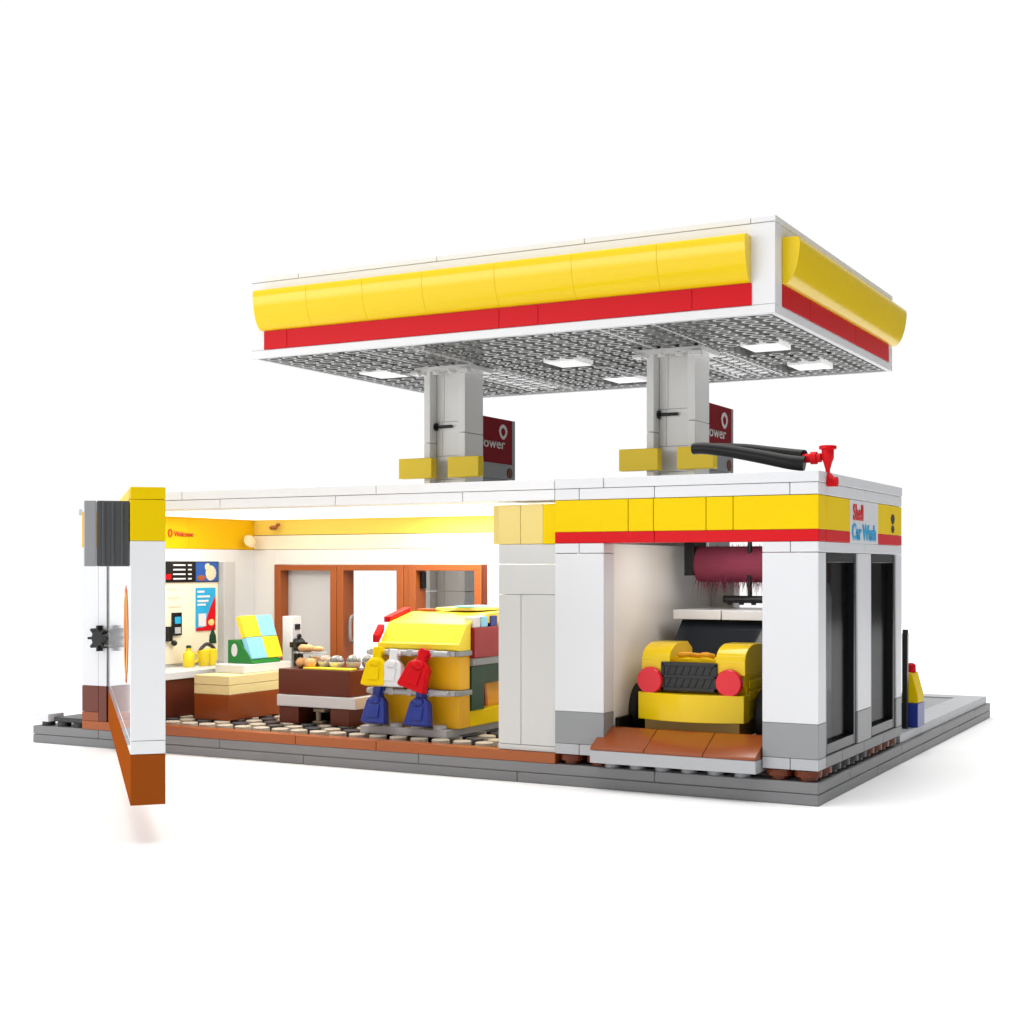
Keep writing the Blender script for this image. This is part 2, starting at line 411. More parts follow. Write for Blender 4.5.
# roof
MB().bricks(-10.0,0.02,-.02,12.02,[10.25,10.62],jx=[[-8,]],g=.03).build('roof_tiles', WHITE, wash)
MB().bricks(-10.0,0,0,12,[9.83,10.235],jx=[[-9,-6,-1.0]],jy=[[6]],g=.025).build('roof', WHITE, wash)
# clear brown round plates it stands on
for (x,y) in [(-9.5,.5),(-8.4,.5),(-1.5,.5),(-.5,.5)]+[(-.5,1.7+i*1.18) for i in range(9)]:
    MB().lathe((x,y,0),[(.33,.0),(.33,.12),(.47,.15),(.47,.37),(.2,.38)],n=18).build('round_foot', TRBR if y < 1 or int(y*7)%2 else BLACK, wash, bevel=0)
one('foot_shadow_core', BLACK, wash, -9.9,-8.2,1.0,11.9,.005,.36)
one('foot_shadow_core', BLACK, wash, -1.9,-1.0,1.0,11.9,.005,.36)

# spinning brush under the ceiling
br = thing('wash_brush', 'maroon roller brush with bristles and black housing hanging in the car wash', 'brush', (-5,7,7.1))
one('housing', BLACK, br, -7.35,-6.95,6.3,7.8,7.0,8.35)
MB().cyl((-6.95,7,7.45),.72,5.8,axis='x',n=32).build('roller', MAROON, br)
bs = MB()
for i in range(1500):
    x = random.uniform(-6.95,-1.2); t = random.uniform(0,2*math.pi); L = random.uniform(.65,.85) if math.sin(t) > -.6 else random.uniform(.9,1.75)
    d = Vector((random.uniform(-.1,.1), math.cos(t), math.sin(t))); a = Vector((x,7,7.45))+d*.3; b_ = a+d*L*.72
    w = Vector((.02,0,0)); q = d.cross(w).normalized()*.02
    v = [bs.bm.verts.new(p) for p in (a+w,a+q,a-w,a-q,b_)]
    for i0,i1 in ((0,1),(1,2),(2,3),(3,0)): bs.bm.faces.new((v[i0],v[i1],v[4]))
    bs.bm.faces.new(v[:4])
bs.build('bristles', MAROON, br, bevel=0)
sp = thing('wash_sprayer', 'black spray bar on a thin rod hanging just above the car roof', 'sprayer', (-4.6,6.5,6.0))
MB().cyl((-5.75,6.5,6.06),.15,3.2,axis='x',n=14).build('spray_bar', BLACK, sp)
MB().cyl((-4.65,6.5,6.1),.09,2.4,n=10).build('rod', BLACK, sp)
nb = MB()
for i in range(6): nb.cyl((-5.5+i*.5,6.5,5.84),.09,.12,n=8,r2=.13)
nb.build('nozzle_row', BLACK, sp, bevel=0)
MB().cyl((-3.9,6.5,6.1),.07,2.2,n=10).build('rod', WOOD, sp)
for (yy,nm) in ((3.0,'tall dark grey'),(9.1,'tall light grey')):
    vb = thing('vertical_brush', nm+' upright wash roller standing behind the '+('front' if yy<5 else 'rear')+' side window', 'brush', (-1.45,yy,.8))
    mb = MB(); pr = []
    for i in range(24):
        rr = .5 if i%2 else .4
        t = 2*math.pi*i/24; pr.append((-1.5+rr*math.cos(t), yy+rr*math.sin(t)))
    mb.prism(pr,1.0,7.2,'z'); mb.build('roller', MGREY if yy<5 else LGREY, vb)
    MB().cyl((-1.5,yy,.8),.2,.2,n=14).build('spindle', CHROME, vb)
    MB().cyl((-1.5,yy,7.2),.15,1.0,n=14).build('shaft', CHROME, vb)

# ------------------------------------------------------------------ ramp
rp = thing('car_ramp', 'brown sloped ramp on a light grey plate in front of the yellow car', 'ramp', (-5.2,.2,.2))
MB().box(-8.28,-2.02,-.6,1.0,.24,.69).build('plate', LGREY, rp)
for a,b in ((-8.28,-6.18),(-6.16,-3.95),(-3.93,-2.02)):
    MB().prism([(-.6,.70),(-.6,.80),(.62,1.42),(.95,1.42),(.95,.70)], a,b,'x').build('slope_brick', BROWN, rp)
sm = MB()
for i in range(6): sm.cyl((-7.8+i,-.0+.35,.0),.3,.23,n=14); 
sm.build('stud_row', MGREY, rp, bevel=0)

# ------------------------------------------------------------------ toy car
car = thing('toy_car', 'yellow toy car with white roof, red round lamps and black grille in the wash bay', 'car', (-5.25,5,.8))
one('chassis', mat('tan_dark',(.50,.30,.07),.4), car, -7.1,-3.4,1.7,9.5,1.15,1.75)
# bulging bumper
bp = MB(); N = 16; out=[]; 
for i in range(N+1):
    t = i/N; x = -7.3+t*4.12; out.append((x, 1.55-.55*math.sin(math.pi*t)))
bp.prism(out+[(-3.18,2.2),(-7.3,2.2)],1.70,2.70,'z'); bp.build('bumper', YELG, car)
body = MB()
body.box(-7.2,-3.25,2.1,9.6,1.76,3.0)
body.box(-7.2,-3.25,1.9,9.6,3.0,3.78)
body.box(-6.0,-4.42,2.0,4.6,3.78,3.92)
body.box(-7.2,-3.25,6.2,9.6,3.8,4.4)
body.build('body', YEL, car)
sl = MB()
for z in (2.5,2.92,3.34): sl.box(-3.25,-3.2,2.3,3.6,z,z+.3)
sl.build('side_slats', YEL, car)
def fender(x0,x1):
    p=[(1.62,3.42),(1.62,3.9)]
    for i in range(9):
        t = math.pi/2*i/8; p.append((1.62+1.1*(1-math.cos(t)), 3.9+.62*math.sin(t)))
    p += [(3.5,4.52),(3.95,4.25),(3.95,3.42)]
    MB().prism(p,x0,x1,'x').build('fender', YELG, car, sharp=50)
fender(-7.18,-6.08); fender(-4.28,-3.16)
for x in (-6.80,-3.72):
    l = MB().lathe((0,0,0),[(.47,0),(.5,.06),(.5,.22),(.46,.27),(.01,.275)],n=28,M=Matrix.Translation((x,1.66,3.14))@Matrix.Rotation(R(90),4,'X')).build('tail_lamp', mat('red_lamp',(.72,.02,.035),.2), car, bevel=0, sharp=50)
gr = MB(); gr.box(-6.38,-4.2,1.52,1.9,2.78,2.92); gr.box(-6.38,-4.2,1.52,1.9,3.26,3.38); gr.box(-6.38,-4.2,1.52,1.9,3.70,3.84)
gr.box(-6.38,-6.26,1.52,1.9,2.78,3.8); gr.box(-4.32,-4.2,1.52,1.9,2.78,3.8)
for i in range(7):
    x = -6.2+i*.27
    for z in (2.92,3.38): gr.prism([(x,z),(x+.07,z),(x+.22,z+.34),(x+.15,z+.34)],1.525,1.56,'y')
gr.box(-6.37,-4.21,1.565,1.615,2.8,3.8)
gr.build('grille', mat('grille_black',(.02,.021,.024),.3), car)
MB().tube([(-5.9,2.2,4.05),(-5.6,2.0,4.12),(-5.2,2.3,4.06),(-4.8,2.0,4.12),(-4.55,2.2,4.05)],.09).build('hood_trim', ORNG, car, bevel=0)
wsd = MB().prism([(3.7,3.80),(5.35,5.28),(6.0,5.28),(6.0,3.80)],-7.05,-3.4,'x').build('windscreen', mat('smoked_glass',(.010,.014,.02),.08,spec=.3), car)
cb = MB(); cb.box(-7.05,-3.4,6.02,9.0,4.42,5.28); cb.build('cabin_glass', MATS['smoked_glass'], car)
MB().bricks(-7.3,-3.1,5.0,9.2,[5.29,5.66],jx=[[-5.3]],g=.05).build('roof', WHITE, car)
sw_ = MB(); sw_.tube([(-4.9+.38*math.cos(t),5.05+.1*math.sin(t),4.62+.3*math.sin(t)) for t in [i*math.pi/4 for i in range(9)]],.04); 
for (x,y) in ((-7.98,3.3),(-2.75,3.3),(-7.98,8),(-2.75,8)):
    sgn = 1 if x > -5 else -1
    x0 = x-.33
    ty = MB().lathe((0,0,0),[(.6,-.36),(.9,-.36),(1.04,-.24),(1.07,0),(1.04,.24),(.9,.36),(.6,.36)],n=32,M=Matrix.Translation((x,y,1.87))@Matrix.Rotation(R(90),4,'Y')).build('wheel', mat('tyre_rubber',(.012,.012,.012),.6,coat=0), car, bevel=0)
    MB().lathe((0,0,0),[(.58,-.38),(.58,.38),(.3,.42)],n=20,M=Matrix.Translation((x,y,1.87))@Matrix.Rotation(R(90),4,'Y')).build('rim', CHROME, ty, bevel=0)

# ------------------------------------------------------------------ canopy
can = thing('forecourt_canopy', 'large white flat canopy with yellow curved fascia and red stripe on two columns', 'canopy', (-19.7,22.5,0))
X0,X1,Y0,Y1 = -34.0,-5.4,12.0,33.0
ZB,ZT = 18.32,22.3
# fascia walls (hollow box)
fw = MB(); t=.25; za,zb = 18.74,22.28
fw.bricks(X0,X1,Y0,Y0+t,[za,zb],jx=[[]]); fw.box(X0,X1,Y1-t,Y1,za,zb); fw.box(X0,X0+t,Y0+t,Y1-t,za,zb); fw.box(X1-t,X1,Y0+t,Y1-t,za,zb)
fw.build('fascia', WHITE2, can)
rim = MB(); rim.box(X0,X1,Y0-.02,Y0+t,ZB,18.725); rim.box(X0,X1,Y1-t,Y1+.02,ZB,18.725); rim.box(X0,X0+t,Y0+t,Y1-t,ZB,18.725); rim.box(X1-t,X1+.02,Y0+t,Y1-t,ZB,18.725)
rim.build('bottom_rim', WHITE2, can)
MB().bricks(X0-.02,X1+.02,Y0-.02,Y1+.02,[22.30,22.56],jx=[[-30.9,-22.5,-14.5,-6.5]],jy=[[16,24]],g=.03).build('top_tiles', WHITE2, can)
# red stripes
MB().bricks(-33.1,-6.45,Y0-.06,Y0,[18.735,19.7],jx=[[-31.6,-19,-16.9,-9.2]],g=.012).build('red_stripe', RED, can)
MB().bricks(X1,X1+.06,12.94,32.0,[18.735,19.7],jy=[[17,25]],g=.012).build('red_stripe', RED, can)
# curved yellow fascia: profile (outward, z)
def prof():
    p = [(0,19.71)]
    for i in range(13):
        t = i/12; a = t*R(78)
        p.append((.08+.72*math.sin(a)/math.sin(R(78)), 19.71+ (1-math.cos(a))/(1-math.cos(R(78)))*1.65))
    p += [(.80,21.55),(.75,21.70),(.62,21.76),(0,21.76)]
    return p
PR = prof()
seams = [-33.25,-29.84,-26.4,-22.9,-18.86,-14.81,-10.6,-6.49]
m = MB()
for a,b in zip(seams,seams[1:]): m.prism([(Y0-.01-o,z) for o,z in PR], a+.004,b-.004,'x')
m.build('curved_fascia', YELG, can, sharp=30, bevel=.010)
ys = [12.94,17,21,25,29,34.1]
m = MB()
for a,b in zip(ys,ys[1:]): m.prism([(X1+.01+o,z) for o,z in PR], a+.004,min(b,33.0)-.004,'y')
m.build('curved_fascia', YELG, can, sharp=30, bevel=.010)
# underside
un = MB(); un.box(X0+t,X1-t,Y0+t,Y1-t,18.70,18.95)
for x in (-28.9,-23.2,-16.4,-11.2): un.box(x-.06,x+.06,Y0+t,Y1-t,18.36,18.70)
for y in (18.0,25.4): un.box(X0+t,X1-t,y-.06,y+.06,18.38,18.70)
un.build('underside', UNDER, can, bevel=0)
tb = MB()
def ring(c,r,r2,z0,z1,n=10):
    A=[];B=[];C_=[];D_=[]
    for i in range(n):
        t=2*math.pi*i/n; u,v=math.cos(t),math.sin(t)
        A.append(tb.bm.verts.new((c[0]+r*u,c[1]+r*v,z1))); B.append(tb.bm.verts.new((c[0]+r*u,c[1]+r*v,z0)))
        C_.append(tb.bm.verts.new((c[0]+r2*u,c[1]+r2*v,z0))); D_.append(tb.bm.verts.new((c[0]+r2*u,c[1]+r2*v,z1)))
    for P_,Q in ((A,B),(B,C_),(C_,D_)):
        for i in range(n): tb.bm.faces.new((P_[i],P_[(i+1)%n],Q[(i+1)%n],Q[i]))
lamps = [(-31.5,20.9),(-20.2,21.9),(-20.2,29.5),(-9.0,21.6),(-9.0,29.3),(-31.5,29.3)]
cols = [(-27.94,19.5),(-14.6,19.5)]
for i in range(28):
    for j in range(20):
        x = X0+t+.55+i*1.0; y = Y0+t+.7+j*1.0
        if x > X1-t-.4: continue
        if any(abs(x-a)<1.25 and abs(y-b)<1.5 for a,b in lamps): continue
        ring((x,y),.40,.26,18.36,18.70)
tb.build('underside_tubes', mat('tube_grey',(.27,.27,.265),.14), can, bevel=0, label='grid of round grey tubes on the canopy underside')
for i,(a,b) in enumerate(lamps):
    mb = MB(); mb.box(a-.95,a+.95,b-1.15,b+1.15,18.36,18.69)
    mb.build('lamp_panel', LAMPM, can)
# bright lattice beams beneath running front to back over each column
BEAM = mat('beam_white',(.80,.80,.80),.15)
for cx in (-26.0,-12.6):
    be = MB(); be.box(cx-1.42,cx-1.36,Y0+t,19.2,18.33,18.69); be.box(cx+1.33,cx+1.39,Y0+t,19.2,18.33,18.69)
    be.box(cx-1.3,cx+1.3,21.6,Y1-t-1.2,18.50,18.69)
    be.box(cx-1.36,cx-1.28,21.6,Y1-t-1.2,18.33,18.69); be.box(cx+1.28,cx+1.36,21.6,Y1-t-1.2,18.33,18.69); be.box(cx-.04,cx+.04,21.6,Y1-t-1.2,18.34,18.5)
    for j in range(9):
        for k in (-.65,.65): be.cyl((cx+k,22.1+j,18.34),.3,.16,n=12)
    be.build('beam', BEAM, can, bevel=0)
# column caps, columns, brackets
for (cx,cy) in cols:
    c = MB()
    top = 18.3; b0 = PL+.01
    z1 = 14.2
    c.bricks(cx,cx+.4,cy,cy+2,[b0,6,z1,top],g=.03)
    c.bricks(cx+2.22,cx+2.64,cy,cy+2,[b0,6,z1+.5,top],g=.03)
    co = c.build('column', OFFW, can, bevel=.03)
    MB().bricks(cx+.42,cx+2.2,cy+.68,cy+1.9,[b0,6,12.2,13.5,15.4,top],jx=[[cx+.9],[cx+.9],[],[cx+.8]],g=.012).build('column_core', OFFW, co, bevel=.02)
    MB().cyl((cx+.48,cy+.55,15.12),.085,1.0,axis='x',n=10).cyl((cx+.42,cy+.55,15.12),.22,.1,axis='x',n=14).build('bar', BLACK, co, bevel=0)
    cp = MB(); cp.box(cx-.5,cx+3.1,cy-.2,cy+2.3,18.12,18.4); 
    for k in range(4): cp.cyl((cx-.1+k*.95,cy-.05,17.95),.22,.2,n=12)
    cp.box(cx-.6,cx-.1,cy-.5,cy+.3,17.95,18.12); cp.box(cx+2.5,cx+3.1,cy-.6,cy-.1,17.9,18.12)
    cp.build('column_cap', BEAM, co)
    for xa,xb in ((-1.27,.88),(1.9,3.84)):
        MB().box(cx+xa,cx+xb,cy-.62,cy-.06,12.22,13.33).build('yellow_block', mat('block_yellow',(.90,.66,.05),.35,spec=.1), co, bevel=.04)
    one('block_arm', LGREY, co, cx+.05,cx+.35,cy-.06,cy+.0,12.3,13.2)
    one('block_arm', LGREY, co, cx+2.3,cx+2.6,cy-.06,cy+.0,12.3,13.2)
# hanging lamp wire
MB().tube([(-19.0,22.3,18.3),(-18.6,22.4,18.1),(-18.2,22.6,18.15),(-18.2,25.0,18.15),(-17.4,27.0,18.1),(-17.4,27.0,18.35)],.05,n=8).build('lamp_wire', WHITE, can, bevel=0)

# ------------------------------------------------------------------ pump totems behind the columns
def totem(cx, label):
    t_ = thing('pump_sign', label, 'fuel pump sign', (cx,23.2,PL))
    one('body', MGREY, t_, cx-.75,cx-.1,21.7,24.85,PL+.01,12.35)
    one('sign_frame', MGREY, t_, cx-.7,cx-.13,21.7,25.5,12.37,15.82)
    pn_ = one('sign_panel', DRED, t_, cx-.125,cx-.09,20.0,25.05,13.25,15.79, bevel=0)
    text('sign_lettering','V-Power',mat('sign_white_ink',(.60,.58,.56),.5,spec=.1),pn_,(cx-.085,24.15,14.1),.82,'x',bold=.008,sx=1.42,align='RIGHT')
    r_ = MB()
    cyy,czz = 23.95,15.05
    P1 = pecten(.46); P2 = pecten(.26)
    for i in range(len(P1)):
        a,b = P1[i],P1[(i+1)%len(P1)]; c_,d = P2[(i+1)%len(P2)],P2[i]
        r_.prism([(cyy+a[0],czz+a[1]),(cyy+b[0],czz+b[1]),(cyy+c_[0],czz+c_[1]),(cyy+d[0],czz+d[1])],cx-.089,cx-.065,'x')
    r_.build('emblem', MATS['sign_white_ink'], pn_, bevel=0)
    MB().cyl((cx-.13,24.8,12.75),.3,.04,axis='x',n=16).build('round_sticker', mat('brown_ink',(.12,.03,.01),.5), t_, bevel=0)
    return t_
totem(-25.3, 'dark red sign on grey pump tower beside the left canopy column')
totem(-11.96, 'dark red sign on grey pump tower beside the right canopy column')

# ------------------------------------------------------------------ hose on the roof
HOSE = mat('hose_black', (.006,.006,.007), .32, spec=.2)
hs = thing('water_hose', 'looped black hose with red tap nozzle lying on the white car wash roof', 'hose', (-2,1,10.6))
MB().tube([(-4.86,.9,11.60),(-4.4,.85,11.60),(-3.4,.8,11.45),(-2.2,.75,11.2),(-1.3,.75,11.0),(-.72,.8,10.92)],(.2,.27),n=16).build('hose', HOSE, hs, bevel=0)
MB().tube([(-4.68,.95,11.64),(-4.3,1.3,11.66),(-3.2,1.6,11.6),(-2.2,1.5,11.45),(-1.3,1.2,11.3),(-.8,1.0,11.22)],(.16,.2),n=14).build('hose', HOSE, hs, bevel=0)
nz = MB()
nz.cyl((-.95,1.0,11.12),.16,.75,axis='x',n=16); nz.cyl((-.55,1.0,11.12),.22,.2,axis='x',n=16)
nz.lathe((0.02,1.05,0),[(.07,10.35),(.08,10.7),(.15,10.95),(.21,11.1),(.21,11.38),(.30,11.42),(.30,11.52),(.24,11.54)],n=20)
nz.build('nozzle', RED, hs, bevel=0)
ft = MB(); ft.tube([(.02,1.05,10.5),(.12,1.0,10.4),(.2,.95,10.3)],.14); ft.cyl((.03,1.0,10.28),.17,.34,axis='x',n=16); ft.build('clip', RED, hs, bevel=0)

# ------------------------------------------------------------------ air and vacuum post at the right rear corner
va = thing('vacuum_post', 'blue and yellow vacuum stand with black pole on the pavement behind the wash', 'vacuum stand', (-.4,15,PL))
one('cabinet', BLUE, va, -.9,.02,14.9,16.2,PL+.01,1.45)
MB().prism([(-.7,1.46),(.02,1.46),(.0,1.8),(-.25,2.75),(-.55,2.78),(-.65,2.4)],14.95,16.1,'y').build('hood', YEL, va)
MB().box(-.52,-.30,14.3,14.6,PL+.01,4.5).cyl((-.41,14.45,4.45),.12,.2,n=12).build('pole', BLACK, va)
MB().cyl((-.35,15.3,2.75),.2,.2,n=16).blob((-.35,15.3,3.02),.2,.2,.16,0).build('knob', RED, va, bevel=0)

# ------------------------------------------------------------------ shop contents
def top(o): return o
cnt = thing('shop_counter', 'brown sales counter with tan band and white top in the shop', 'counter', (-28.4,5.5,.47))
MB().bricks(-29.42,-27.4,2.3,9.3,[.475,1.62],jy=[[6.3]],g=.01).build('base', BROWN, cnt)
MB().bricks(-29.42,-27.4,2.3,9.3,[1.63,2.05,2.47],g=.02).build('tan_band', TAN, cnt)
MB().bricks(-29.42,-27.75,3.75,7.4,[2.48,2.86],g=.02).build('counter_top', WHITE, cnt)
wc = thing('wall_counter', 'dark brown low counter with white top along the left shop wall', 'counter', (-32,4,.47))
one('base', DBROWN, wc, -32.9,-30.7,.9,9.5,.475,2.2)
one('counter_top', WHITE, wc, -32.9,-30.55,.75,9.6,2.21,2.55)
gs = thing('green_stand', 'green wedge shaped stand with white oval mark on the counter top', 'display stand', (-28.6,4.6,2.87))
MB().prism([(-29.35,2.87),(-27.85,2.87),(-28.2,3.35),(-28.75,3.95),(-29.35,3.95)],4.55,6.6,'y').build('wedge', GREEN, gs)
MB().prism([(-28.95+.17*math.cos(t),3.48+.3*math.sin(t)) for t in [i*math.pi/8 for i in range(16)]],4.52,4.549,'y').build('oval_mark', WHITE, gs, bevel=0)
cbk = thing('checker_board', 'tilted panel of yellow and light blue squares leaning on the green stand', 'panel', (-28,4.5,3.3))
Mt = Matrix.Translation((-27.95,5.75,3.1))@Matrix.Rotation(R(-20),4,'Y')@Matrix.Rotation(R(0),4,'Z')
tl = [(0,0,LBLUE,'blue_square'),(1,0,YELB,'yellow_square'),(0,1,YELB,'yellow_square'),(1,1,LBLUE,'blue_square')]
for i,j,mm,nm in tl:
    MB().box(-.28,0,-1.15+i*1.16,-.01+i*1.16+0,j*1.06,1.04+j*1.06, M=Mt).build(nm, mm, cbk)
# little goods on the wall counter
yj = thing('yellow_jug', 'small yellow jug standing by the card reader on the wall counter', 'jug', (-32.2,5.1,2.56))
MB().lathe((-32.2,5.1,2.56),[(.26,0),(.28,.08),(.28,.6),(.2,.72),(.12,.76),(.12,.9)],n=20).tube([(-32.1,5.35,3.2),(-32.1,5.62,3.1),(-32.1,5.6,2.85),(-32.1,5.36,2.75)],.05).build('jar', YELB, yj, bevel=0)
MB().cyl((-32.2,5.1,3.47),.14,.12,n=14,r2=.11).build('stopper', DGREEN, yj, bevel=0)
yc = thing('yellow_bucket', 'yellow two-lobed bucket with dark handle on the wall counter', 'bucket', (-32.1,6.3,2.56))
MB().lathe((-32.1,6.05,2.56),[(.22,0),(.3,.3),(.3,.75),(.2,.8)],n=16).lathe((-32.1,6.6,2.56),[(.22,0),(.3,.3),(.3,.75),(.2,.8)],n=16).build('bucket_body', YELB, yc, bevel=0)
MB().tube([(-32.1,5.8,3.3),(-32.1,5.95,3.45),(-32.1,6.3,3.6),(-32.1,6.7,3.45),(-32.1,6.85,3.3)],.09).build('handle', DARK, yc, bevel=0)
gb = MB().prism([(7.65+a,3.55+b) for a,b in ((-.25,0),(.25,0),(.2,.4),(.07,.6),(.06,1.0),(-.06,1.0),(-.07,.6),(-.2,.4))],-32.92,-32.86,'x').build('bottle_sticker', DGREEN, None, bevel=0)
tag(gb, 'dark green bottle outline on the cream wall above the yellow bucket', 'sticker')
# flat stickers and posters on the wall
mn = thing('menu_board', 'black menu board with white lines and a blue food picture on the left wall', 'menu board', (-32.9,6.2,7.1))
one('board', BLACK, mn, -32.93,-32.86,4.2,8.05,6.6,7.62, bevel=0)
ln = MB()
for k in range(4):
    ln.box(-32.86,-32.84,4.75,5.6,6.74+k*.22,6.81+k*.22); ln.box(-32.86,-32.84,5.8,6.05,6.74+k*.22,6.81+k*.22)
ln.build('menu_lines', WHITE, mn, bevel=0)
one('red_patch', RED, mn, -32.86,-32.84,4.25,4.6,6.75,7.0, bevel=0)
one('blue_picture', mat('poster_blue',(.02,.09,.35),.4), mn, -32.86,-32.84,6.35,8.0,6.64,7.58, bevel=0)
MB().blob((-32.85,7.45,7.05),.03,.42,.40,.1).blob((-32.84,7.2,7.35),.03,.18,.18,.1).build('cream_food', mat('food_cream',(.75,.60,.42),.6), mn, bevel=0)
MB().blob((-32.85,6.75,6.8),.03,.33,.14,.1).build('brown_food', WOOD, mn, bevel=0)
po = thing('blue_red_poster', 'tall blue and red poster with white panel on the cream wall', 'poster', (-32.9,7.1,5.2))
one('sheet', CYAN, po, -32.93,-32.88,6.42,7.85,4.2,6.32, bevel=0)
MB().prism([(6.95,4.35),(7.83,4.35),(7.83,5.9),(7.45,5.35)],-32.88,-32.86,'x').build('red_wedge', RED, po, bevel=0)
one('red_foot', RED, po, -32.88,-32.865,6.42,7.84,4.2,4.36, bevel=0)
one('white_panel', WHITE, po, -32.86,-32.84,6.55,7.1,4.42,5.05, bevel=0)
MB().blob((-32.85,7.5,4.6),.02,.22,.16,.05).build('yellow_patch', PALEY, po, bevel=0)
pl_ = MB()
for z,w in ((6.08,.5),(5.84,.9),(5.62,.8),(5.44,.6)): pl_.box(-32.875,-32.86,6.5,6.5+w,z,z+.1)
pl_.build('poster_lines', WHITE, po, bevel=0)
cr = thing('wall_screen', 'small black wall screen with blue display above the yellow jug', 'screen', (-32.9,5,4.6))
one('case', BLACK, cr, -32.93,-32.8,4.7,5.3,4.05,5.15, bevel=0)
one('display', CYAN, cr, -32.8,-32.78,4.8,5.2,4.62,4.95, bevel=0)
one('keypad', LGREY, cr, -32.8,-32.78,4.8,5.2,4.15,4.45, bevel=0)
ph = thing('wall_phone', 'black handset hanging on the left wall beside the small screen', 'handset', (-32.7,4.5,4.0))
MB().box(-32.92,-32.7,4.3,4.55,3.8,4.5).blob((-32.75,4.7,3.7),.14,.16,.14,.0).build('handset', BLACK, ph, bevel=0)
gp = MB()
for k in range(3): gp.box(-32.925,-32.91,4.5,5.4-k*.15,5.4+k*.42,5.5+k*.42)
tag(gp.build('wall_notice', mat('faint_ink',(.66,.60,.46),.6), None, bevel=0), 'faint pale notice lines printed on the cream wall under the menu board', 'notice')
orn = thing('wall_ornament', 'cream shell shaped ornament with small orange bird in the wall corner', 'ornament', (-32.4,10.6,8.8))
MB().lathe((0,0,0),[(.3,0),(.36,.08),(.25,.18),(.06,.2)],n=20,M=Matrix.Translation((-32.55,10.1,8.62))@Matrix.Rotation(R(60),4,'Y')@Matrix.Rotation(R(20),4,'X')).build('shell', mat('clear_cream',(.85,.72,.45),.2,trans=.3), orn, bevel=0)
MB().blob((-31.5,10.7,9.35),.28,.15,.12,.1).blob((-31.2,10.7,9.5),.12,.1,.1,.0).build('bird', WOOD, orn, bevel=0)

# coffee machine
cm = thing('coffee_machine', 'tall white coffee machine with black spout behind the brown table', 'coffee machine', (-28.2,7.8,2.3))
one('housing', WHITE, cm, -28.45,-27.9,7.5,8.25,2.5,4.98)
one('label_panel', mat('label_grey',(.55,.56,.6),.4), cm, -27.89,-27.87,7.6,8.15,3.3,4.6, bevel=0)
MB().box(-27.87,-27.8,7.7,8.05,4.35,4.6).blob((-27.82,8.0,4.0),.07,.16,.13,0).build('dial', BLACK, cm, bevel=0)
MB().blob((-27.45,7.5,3.65),.36,.3,.3,.15).cyl((-27.5,7.5,2.46),.24,1.0,n=14).box(-27.87,-27.1,7.3,7.7,3.5,3.75).build('spout', BLACK, cm, bevel=0)
one('drip_tray', DARK, cm, -28.4,-26.9,7.2,8.6,2.0,2.45)
one('stand', BLACK, cm, -28.3,-27.3,7.6,8.8,.475,1.99)

# island table
it = thing('island_table', 'dark brown island table with white middle plate and two legs in the shop', 'table', (-23.2,3.8,.47))
one('table_box', DBROWN, it, -25.2,-21.35,3.0,5.1,1.74,2.86)
one('white_plate', WHITE, it, -25.25,-21.05,2.95,5.3,1.22,1.72)
one('leg', DBROWN, it, -25.15,-24.1,3.0,5.1,.475,1.21); one('leg', DBROWN, it, -22.4,-21.4,3.0,5.1,.475,1.21)
one('inner_back', BLACK, it, -24.09,-22.41,4.4,5.1,.475,1.21)
lt = thing('small_tap', 'small tan and white bracket standing under the brown island table', 'bracket', (-23.3,3.5,.47))
MB().box(-23.6,-23.0,3.4,3.8,.98,1.12).cyl((-23.45,3.6,.475),.12,.55,n=12).box(-23.6,-23.1,3.4,3.8,.475,.58).build('bracket', mat('tan_grey',(.45,.38,.28),.4), lt)
tr = thing('food_tray', 'flat yellow tray along the front edge of the island table', 'tray', (-23.2,3.6,2.87))
MB().box(-23.9,-21.4,3.05,3.6,2.87,2.95).build('tray', YELB, tr)
fd = [(-24.35,3.6),(-24.0,4.0),(-23.85,3.5),(-24.3,4.6)]
bl = ['tan bun at the left end of the island table','tan bun second from left on the island table','tan bun beside the white cups on the island table','tan bun at the back of the island table']
for (x,y),l in zip(fd,bl):
    o = MB().blob((x,y,3.1),.3,.26,.23,.12).build('bun', BREAD, None, bevel=0); tag(o, l, 'bun', 'buns on the island table')
sh_ = thing('cake_stand', 'small tan pastry on a round glass stand above the buns', 'cake stand', (-24.4,4.0,2.87))
MB().lathe((-24.3,4.1,2.87),[(.25,0),(.06,.06),(.06,.6),(.75,.66),(.75,.70)],n=24).build('stand', CLEAR, sh_, bevel=0)
MB().blob((-24.5,4.1,3.72),.42,.3,.16,.15).blob((-23.85,4.1,3.70),.3,.24,.12,.15).build('pastry', BREAD, sh_, bevel=0)
cups = [(-23.4,4.0),(-22.7,3.9),(-22.0,4.2),(-22.4,4.8),(-21.6,4.8)]
cl = ['left white bowl with clear lid on the island table','middle front white bowl with clear lid on the island table','right front white bowl with clear lid on the island table','rear white bowl with clear lid on the island table','rear right white bowl with clear lid, near the shelf unit']
for (x,y),l in zip(cups,cl):
    c_ = thing('bowl', l, 'bowl', (x,y,2.87), group='lidded bowls on the island table')
    MB().lathe((x,y,2.87),[(.2,0),(.3,.12),(.34,.3),(.28,.31)],n=20).build('dish', WHITE, c_, bevel=0)
    MB().lathe((x,y,3.18),[(.32,0),(.3,.12),(.2,.24),(.05,.28)],n=20).build('lid', CLEAR, c_, bevel=0)
    MB().blob((x,y,3.2),.18,.18,.1,.2).build('filling', DARK if x>-23 else BREAD, c_, bevel=0)

